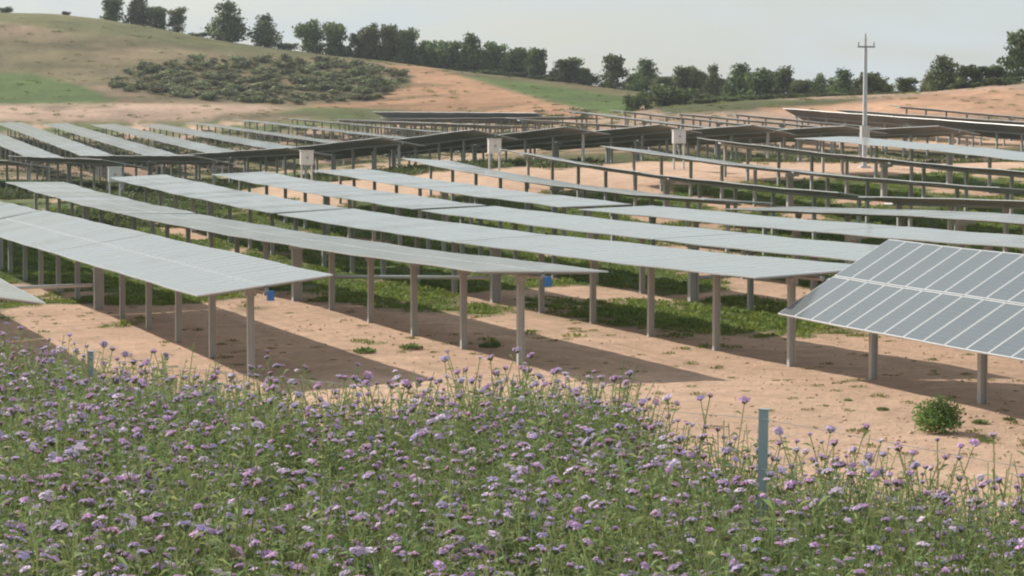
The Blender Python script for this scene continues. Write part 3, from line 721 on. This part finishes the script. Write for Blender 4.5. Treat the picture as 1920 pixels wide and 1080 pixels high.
# ------------------------------------------------------------------ weeds among the trackers
def tuft(n, h, spread, seed):
    r = np.random.default_rng(seed)
    a_ = r.uniform(0, 6.28, n); q = r.random(n) ** .6 * spread
    base = np.stack([np.cos(a_) * q, np.sin(a_) * q, np.zeros(n)], -1)
    ln = h * (.5 + .6 * r.random(n)) * (1 - .5 * q / spread); b = r.uniform(0, 6.28, n) * .25 + a_
    out = np.stack([np.cos(b), np.sin(b), np.zeros(n)], -1) * (ln * r.uniform(.15, .8, n))[:, None]
    tip = base + out + np.array((0, 0, 1.0)) * ln[:, None]; mid = base + out * .45 + np.array((0, 0, .62)) * ln[:, None]
    sd = np.stack([-np.sin(b), np.cos(b), np.zeros(n)], -1) * (ln * r.uniform(.10, .2, n))[:, None]
    q4 = np.stack([base, mid - sd, tip, mid + sd], 1)
    sh = .65 + .7 * r.random(n); hue = r.normal(size=n) * .10
    T_ = np.repeat(np.stack([sh * (1 + hue), sh, sh * .95, np.ones(n)], -1), 4, 0)
    return q4.reshape(-1, 3), T_
TUFT = [tuft(46, .8, 1.1, 40 + i) for i in range(6)]
def scatter(name, protos, pts, mats, seed=0):
    """pts: rows of x, y, z, scale, height factor, tint"""
    r = np.random.default_rng(seed); Vs = []; Ts = []
    for i, p in enumerate(pts):
        v, t_ = protos[i % len(protos)]; a_ = r.uniform(0, 6.28); c, s = math.cos(a_), math.sin(a_)
        w = v * (p[3], p[3], p[4]); w = np.stack([w[:, 0] * c - w[:, 1] * s + p[0], w[:, 0] * s + w[:, 1] * c + p[1], w[:, 2] + p[2]], -1)
        Vs.append(w); Ts.append(t_ * np.array((*p[5], 1.0)))
    Vs = np.concatenate(Vs); return np_mesh(name, Vs, np.arange(len(Vs)).reshape(-1, 4), mats, tint=np.concatenate(Ts))
pts = []
N = 60000
Yc = np.exp(rng.uniform(np.log(76), np.log(198), N)); Xc = rng.uniform(-.22, .22, N) * Yc
gmk = green_mask(Xc, Yc); keep = rng.random(N) < gmk * np.where(Yc < 112, .34, .2) * (Yc / 110) ** .5
Xc, Yc, gmk = Xc[keep], Yc[keep], gmk[keep]; Hc_ = height(Xc, Yc)
for x, y, hh, m in zip(Xc, Yc, Hc_, gmk):
    s = random.uniform(.18, .42) * (1 + (y - 80) / 240); u = random.random()
    pts.append((x, y, hh - .02, s, s * random.uniform(.4, .9), (1.1 + .5 * u, 1.2 + .25 * u, 1)))
N = 500                                                         # sparse dry tufts on the bare soil
Yb = np.exp(rng.uniform(np.log(56), np.log(110), N)); Xb = rng.uniform(-.21, .21, N) * Yb; Hb = height(Xb, Yb)
for x, y, hh in zip(Xb, Yb, Hb):
    if bank_d(x, y) > -14: continue
    s = random.uniform(.07, .24); pts.append((x, y, hh - .01, s, s * random.uniform(.3, .8), (1.5, 1.15, 1.2)))
N = 2600                                                        # dry tufts on the hill and the far slopes
Yb = rng.uniform(215, 600, N); Xb = rng.uniform(-.2, .2, N) * Yb; Hb = height(Xb, Yb); keepn = fbm(Xb, Yb, 18, 71)
for x, y, hh, kn in zip(Xb, Yb, Hb, keepn):
    if kn < .42: continue
    s = random.uniform(.25, .7) * (1 if y < 300 else 1.4); v = random.uniform(.7, 1.3); pts.append((x, y, hh - .02, s, s * random.uniform(.3, .7), (1.45 * v, 1.15 * v, 1.2 * v)))
for (ya, yb, xa, xb, N, lo, hi) in ((214, 300, -.2, .03, 3000, .6, 1.2), (212, 300, .05, .2, 350, .4, .9), (340, 452, -.2, .03, 1300, .5, 1.0), (172, 214, -.2, -.105, 700, .35, .7)):
    Yb = rng.uniform(ya, yb, N); Xb = rng.uniform(xa, xb, N) * Yb; Hb = height(Xb, Yb); kn = fbm(Xb, Yb, 9, 77)
    for x, y, hh, q in zip(Xb, Yb, Hb, kn):
        if q < .40 or (ya < 215 and y > 212 and y < 216 and x > -25): continue
        s = random.uniform(lo, hi); v = random.uniform(.6, 1.1); pts.append((x, y, hh - .03, s * 1.3, s * random.uniform(.6, 1.0), (v * .85, v * .8, v)))
sp = []
while len(sp) < 750:
    x, y = random.uniform(200, 775), random.uniform(112, 197)
    if float(inside(np.array([x]), np.array([y]), PATCH)[0]) < .45: continue
    p = hit(x, y)
    if p is None: continue
    q = random.uniform(.7, 1.25); sp.append((*p, random.uniform(.5, 1.0), random.uniform(.35, .7), (q, q * .95, q * 1.05)))
tag(link('scrub', scatter('scrub', TUFT, sp, [M_scrub], 8)), 'fine low scrub filling the oval patch on the hillside', kind='stuff')
wd = link('weeds', scatter('weeds', TUFT, pts, [M_weed], 3)); tag(wd, 'green weeds growing between the solar rows', kind='stuff')

# clods and small stones lying on the bare soil
def clods():
    r = np.random.default_rng(12); n = 4500
    Y = np.exp(r.uniform(np.log(54), np.log(112), n)); X = r.uniform(-.21, .21, n) * Y
    k = (bank_d(X, Y) < -15) & (fbm(X, Y, 3.0, 15) > .42); X, Y = X[k], Y[k]; Z = height(X, Y); n = len(X)
    base = np.array([(1, 0, 0), (0, 1, 0), (-1, 0, 0), (0, -1, 0), (0, 0, .8), (0, 0, -.5)], float)
    V_ = base[None] * (1 + r.normal(size=(n, 6, 1)) * .25) * (.015 + .06 * r.random((n, 1, 1)) ** 4)
    a_ = r.uniform(0, 6.28, n); c, s_ = np.cos(a_)[:, None], np.sin(a_)[:, None]
    W = np.stack([V_[..., 0] * c - V_[..., 1] * s_ + X[:, None], V_[..., 0] * s_ + V_[..., 1] * c + Y[:, None], V_[..., 2] + Z[:, None] + .01], -1).reshape(-1, 3)
    t_ = np.array([(0, 1, 4), (1, 2, 4), (2, 3, 4), (3, 0, 4), (1, 0, 5), (2, 1, 5), (3, 2, 5), (0, 3, 5)])
    Fq = (t_[None] + (np.arange(n) * 6)[:, None, None]).reshape(-1, 3)
    o = link('clods', np_mesh('clods', W, Fq, [simple('clod_earth', (.56, .39, .27), .95, 0, .2, 1, .1)])); tag(o, 'earth clods and small stones on the bare soil', kind='stuff')
clods()

# the round green bush and the small tufts on the bare soil
def ground_pt(x, y):
    Ys = np.linspace(50, 90, 400); d = ray(x, y); hz = height(d.x * Ys, Ys); k = np.nonzero(hz >= HC + d.z * Ys)[0]
    k = k[0] if len(k) else -1; return Vector((d.x * Ys[k], Ys[k], hz[k]))
v, _f, t_ = leaf_cloud(3200, [(0, 0, .30, .5, .5, .30), (-.2, .1, .55, .3, .3, .3), (.15, -.1, .62, .33, .33, .34), (.28, .1, .4, .24, .24, .3), (-.1, -.2, .4, .32, .3, .3), (0, 0, .8, .22, .22, .2)], .034, 77, (.7, 1.5))
sph = np.random.default_rng(5)
bu = link('green_bush', np_mesh('green_bush', v, np.arange(len(v)).reshape(-1, 4), [M_weed], tint=t_ * np.array((.95, 1.05, .9, 1))))
bu.location = ground_pt(1757, 812) - Vector((0, 0, .03)); bu.scale = (1.18, 1.18, .92)
tag(bu, 'round bright green bush alone on the bare orange soil', 'bush')
for (x, y, s, lab) in [(1838, 795, .28, 'flat green tuft just right of the round bush'), (1850, 828, .22, 'small green tuft below and right of the round bush'), (1655, 770, .22, 'tiny green tuft up left of the round bush'),
                       (1892, 788, .22, 'thin green tuft at the right edge beside the tilted table'), (683, 662, .5, 'flat green tuft above the flowers in mid picture'), (920, 652, .5, 'dark green tuft in the shade between two posts'), (770, 655, .5, 'loose green tuft above the flowers left of the shaded tuft'),
                       (25, 524, 1.0, 'green weed patch on the soil at the left edge'), (1590, 752, .15, 'small dry tuft on the soil right of centre')]:
    v, t_ = tuft(120, .8, .75, int(x)); o = link('weed_tuft', np_mesh('weed_tuft', v, np.arange(len(v)).reshape(-1, 4), [M_weed], tint=t_))
    p = ground_pt(x, y) if y > 560 else Vector((*at(x, y, 112).xy, h1(*at(x, y, 112).xy)))
    o.location = p; o.scale = (s, s, s * .6); tag(o, lab, 'weed', 'weed tufts on the soil')

# ------------------------------------------------------------------ wire fence along the brow of the bank
def fence():
    pA = at(1427, 769, 12.6); pB = at(167, 660, 19.2)
    d = Vector((pA.x - pB.x, pA.y - pB.y, 0)); posts = [Vector((pB.x, pB.y, 0)) - d, Vector((pB.x, pB.y, 0)), Vector((pA.x, pA.y, 0)), Vector((pA.x, pA.y, 0)) + d]
    tops = [pB.z, pB.z, pA.z, pA.z - .1]
    root = empty('wire_fence', (pA.x, pA.y, h1(pA.x, pA.y))); tag(root, 'blue-grey metal fence post with thin wires among the flowers', 'fence')
    o = root.location.copy(); ang = math.atan2(d.y, d.x)
    for p, tz in zip(posts, tops):
        gh = h1(p.x, p.y); mb = MB(); H = max(tz - gh, .7)
        mb.box(-.023, .023, -.004, .004, -.3, H); mb.box(-.004, .004, .004, .034, -.3, H); mb.box(-.023, -.017, .004, .012, -.3, H); mb.box(.017, .023, .004, .012, -.3, H); mb.box(-.026, .026, -.007, .036, H, H + .006)
        q = link('fence_post', mb.mesh('fence_post', [M_fence]), root); q.location = Vector((p.x, p.y, gh)) - o; q.rotation_euler = (0, .012, ang * .3)
    for dz, sag in ((.285, .03), (.04, .02), (.55, .03)):
        mb = MB(); pl = []
        for i in range(3):
            for k in range(9):
                t_ = k / 8; p = posts[i].lerp(posts[i + 1], t_); zz = tops[i] * (1 - t_) + tops[i + 1] * t_ - dz - sag * 4 * t_ * (1 - t_)
                if k or not pl: pl.append(Vector((p.x, p.y - .01, zz)) - o)
        mb.tube(pl, .0014, 5); link('wire', mb.mesh('wire', [M_wire]), root)
fence()

# ------------------------------------------------------------------ the flower meadow in the foreground
def flower_plant(seed, fl=.17):
    """returns foliage quads + tint, head positions (plant about 0.75 m tall)"""
    r = np.random.default_rng(seed); Q = []; T = []; heads = []
    def quad(a_, b, c, d, tint): Q.append((a_, b, c, d)); T.append(tint)
    nb = r.integers(5, 8)
    for k in range(nb):
        az = r.uniform(0, 6.28); out = r.uniform(.05, .26); H = r.uniform(.50, .80)
        base = np.array((r.normal() * .03, r.normal() * .03, 0)); tip = np.array((math.cos(az) * out, math.sin(az) * out, H))
        mid = base * .5 + tip * .5 + np.array((math.cos(az) * out * -.15, math.sin(az) * out * -.15, .03))
        path = [base, mid, tip]; sh = r.uniform(.8, 1.15); st = (sh * 1.05, sh, sh * .9)
        for i in range(2):                                      # stem: two crossed ribbons
            for ax in (np.array((1, 0, 0)), np.array((0, 1, 0))):
                w = .0045 if i == 0 else .003
                quad(path[i] - ax * w, path[i] + ax * w, path[i + 1] + ax * w * .7, path[i + 1] - ax * w * .7, st)
        nl = 26
        for j in range(nl):
            f = (j + r.random()) / nl * .92 + .03
            p = (base * (1 - 2 * f) + mid * 2 * f) if f < .5 else (mid * (2 - 2 * f) + tip * (2 * f - 1))
            a_ = r.uniform(0, 6.28); L = r.uniform(.06, .12) * (1.15 - .6 * f); el = r.uniform(-.1, 1.0)
            dr = np.array((math.cos(a_) * math.cos(el), math.sin(a_) * math.cos(el), math.sin(el)))
            sd = np.cross(dr, r.normal(size=3)); sd /= np.linalg.norm(sd); w = L * r.uniform(.055, .105)
            t2 = p + dr * L + np.array((0, 0, -.25 * L)); m2 = p + dr * L * .5
            v = r.uniform(.7, 1.3); hu = r.normal() * .1
            quad(p, m2 - sd * w, t2, m2 + sd * w, (v * (1 + hu), v, v * .9))
        if r.random() < fl: heads.append((tip, r.uniform(.8, 1.25)))
        if r.random() < .12:                                     # a side shoot with its own head
            a_ = r.uniform(0, 6.28); q = tip * .72 + base * .28; t2 = q + np.array((math.cos(a_) * .08, math.sin(a_) * .08, r.uniform(.08, .18)))
            quad(q - np.array((.0025, 0, 0)), q + np.array((.0025, 0, 0)), t2 + np.array((.002, 0, 0)), t2 - np.array((.002, 0, 0)), st)
            heads.append((t2, r.uniform(.6, .95)))
    Q = np.array(Q); T = np.repeat(np.concatenate([np.array(T), np.ones((len(T), 1))], 1), 4, 0)
    return Q.reshape(-1, 3), T, heads
def head_geo(seed):
    """a flat-topped cluster of small petals, about 4 cm wide"""
    r = np.random.default_rng(seed); Q = []; T = []
    for k in range(17):
        a_ = k * 2.4; q = .019 * math.sqrt((k + .5) / 17); c = np.array((math.cos(a_) * q, math.sin(a_) * q, .010 - q * q * 14 + r.normal() * .0015))
        n = np.array((math.cos(a_) * q * 22, math.sin(a_) * q * 22, .8)) + r.normal(size=3) * .25; n /= np.linalg.norm(n)
        t1 = np.cross(n, r.normal(size=3)); t1 /= np.linalg.norm(t1); t2 = np.cross(n, t1); s = r.uniform(.0055, .0085)
        Q.append((c - t1 * s, c - t2 * s, c + t1 * s, c + t2 * s)); v = r.uniform(.75, 1.3); T.append((v, v, v, 1))
    for k in range(5):                                          # green cup below
        a_ = k * 1.257; e = np.array((math.cos(a_), math.sin(a_), 0)); f = np.array((-math.sin(a_), math.cos(a_), 0))
        Q.append((np.array((0, 0, -.014)), e * .013 - f * .007 + np.array((0, 0, -.002)), e * .015 + np.array((0, 0, .004)), e * .013 + f * .007 + np.array((0, 0, -.002)))); T.append((.35, .50, .22, 1))
    return np.array(Q).reshape(-1, 3), np.repeat(np.array(T), 4, 0)
PL_ = [flower_plant(300 + i) for i in range(10)] + [flower_plant(340 + i, .55) for i in range(6)]; HD = [head_geo(500 + i) for i in range(5)]
ME_fol = [np_mesh('plant_foliage', q, np.arange(len(q)).reshape(-1, 4), [M_stem], tint=t_) for q, t_, h in PL_]
HCOL = [(1.0, 1.0, 1.0), (1.12, .95, 1.1), (.9, .95, 1.05), (1.35, 1.45, 1.3), (1.05, .85, .92)]
ME_head = [np_mesh('flower_head', q, np.arange(len(q)).reshape(-1, 4), [M_petal], tint=t_ * np.array((*HCOL[i], 1))) for i, (q, t_) in enumerate(HD)]

# where the plants stand: dense on the bank, thinning over its brow
spots = []
N = 30000
Yp = np.sqrt(rng.uniform(7.0 ** 2, 23.0 ** 2, N)); Xp = rng.uniform(-.30, .30, N) * (Yp + 2)
dd = bank_d(Xp, Yp) + (fbm(Xp, Yp, 1.6, 6) - .5) * 2.4
prob = np.clip((dd + 1.1) / 2.0, 0, 1) ** 1.3 * (.55 + .9 * fbm(Xp, Yp, 1.1, 9)) * .30
kp = rng.random(N) < prob * 1.12
pX_, pY_ = at(1427, 769, 12.6).xy; kp &= ~((np.abs(Xp - pX_ * Yp / pY_) < .13) & (Yp < pY_ + .2) & (Yp > pY_ - 1.2)); Xp, Yp = Xp[kp], Yp[kp]; Zp = height(Xp, Yp)
dd = bank_d(Xp, Yp)
sc = rng.normal(1.0, .12, len(Xp)) * np.clip(1 - .0 * dd, .5, 1)
clump = fbm(Xp, Yp, .9, 33); order_ = np.argsort(Yp); solo = []; rest = []
for i in order_:
    px, py = proj(Xp[i], Yp[i], Zp[i] + .6)
    (solo if len(solo) < 300 and -10 < px < 1930 and py < 1120 else rest).append(i)
for n_i, i in enumerate(solo):
    k = n_i % 10 if clump[i] < .52 else 10 + n_i % 6
    q, t_, heads = PL_[k]
    o = link('flower_plant', ME_fol[k]); o.location = (Xp[i], Yp[i], Zp[i] - .02); s = float(sc[i]); o.scale = (s, s, s); o.rotation_euler.z = random.uniform(0, 6.28)
    tag(o, 'leafy green meadow plant topped with small purple flowers in the near foreground', 'flowering plant', 'purple flowering plants of the near meadow')
    for j, (tip, hs) in enumerate(heads[:7]):
        hh = link('flower_head', ME_head[(n_i + j) % 5], o); hh.location = tip; hh.scale = (hs, hs, hs * 1.05); hh.rotation_euler = (random.uniform(-.4, .4), random.uniform(-.4, .4), random.uniform(0, 6))
Vf = []; Tf = []; Mi = []
for n_i, i in enumerate(rest):
    k = (n_i * 7) % 10 if random.random() < np.clip(bank_d(Xp[i], Yp[i]) / 6 - .1 + (.5 - clump[i]) * 5, 0, 1) else 10 + n_i % 6
    q, t_, heads = PL_[k]; a_ = random.uniform(0, 6.28); c, s_ = math.cos(a_), math.sin(a_); s = float(sc[i])
    v = random.uniform(.82, 1.2); hu = random.gauss(0, .05)
    def put(w):
        w = w * s; return np.stack([w[:, 0] * c - w[:, 1] * s_ + Xp[i], w[:, 0] * s_ + w[:, 1] * c + Yp[i], w[:, 2] + Zp[i] - .02], -1)
    Vf.append(put(q)); Tf.append(t_ * np.array((v * (1 + hu), v, v, 1))); Mi.append(np.zeros(len(q) // 4))
    for j, (tip, hs) in enumerate(heads):
        hq, ht = HD[(n_i + j) % 5]; 
        tx, ty = random.gauss(0, .3), random.gauss(0, .3); hq = hq @ np.array(((1, 0, tx), (0, 1, ty), (-tx, -ty, 1))).T; hs = hs * random.uniform(.7, 1.15)
        Vf.append(put(hq * hs + tip)); Tf.append(ht * np.array((*HCOL[(n_i + j) % 5], 1)) * random.uniform(.85, 1.15)); Mi.append(np.ones(len(hq) // 4))
Vf = np.concatenate(Vf)
fm = link('flower_meadow', np_mesh('flower_meadow', Vf, np.arange(len(Vf)).reshape(-1, 4), [M_stem, M_petal], mat_idx=np.concatenate(Mi), tint=np.concatenate(Tf)))
tag(fm, 'meadow of purple flowers and green stems covering the bank', kind='stuff')
print('plants', len(solo), len(rest), 'tris', len(Vf) // 2)

# ------------------------------------------------------------------ air
def haze():
    mb = MB(); mb.box(-700, 700, -30, 720, -8, 48)
    m = bpy.data.materials.new('haze_air'); m.use_nodes = True; n, l = m.node_tree.nodes, m.node_tree.links
    n.clear(); o = n.new('ShaderNodeOutputMaterial'); p = n.new('ShaderNodeVolumePrincipled')
    p.inputs['Color'].default_value = (.86, .92, .98, 1); p.inputs['Density'].default_value = .00012; p.inputs['Anisotropy'].default_value = .3
    l.new(p.outputs[0], o.inputs['Volume'])
    h = link('haze', mb.mesh('haze', [m])); tag(h, 'thin pale haze in the air', kind='stuff')
USE_HAZE = True
if USE_HAZE: haze()
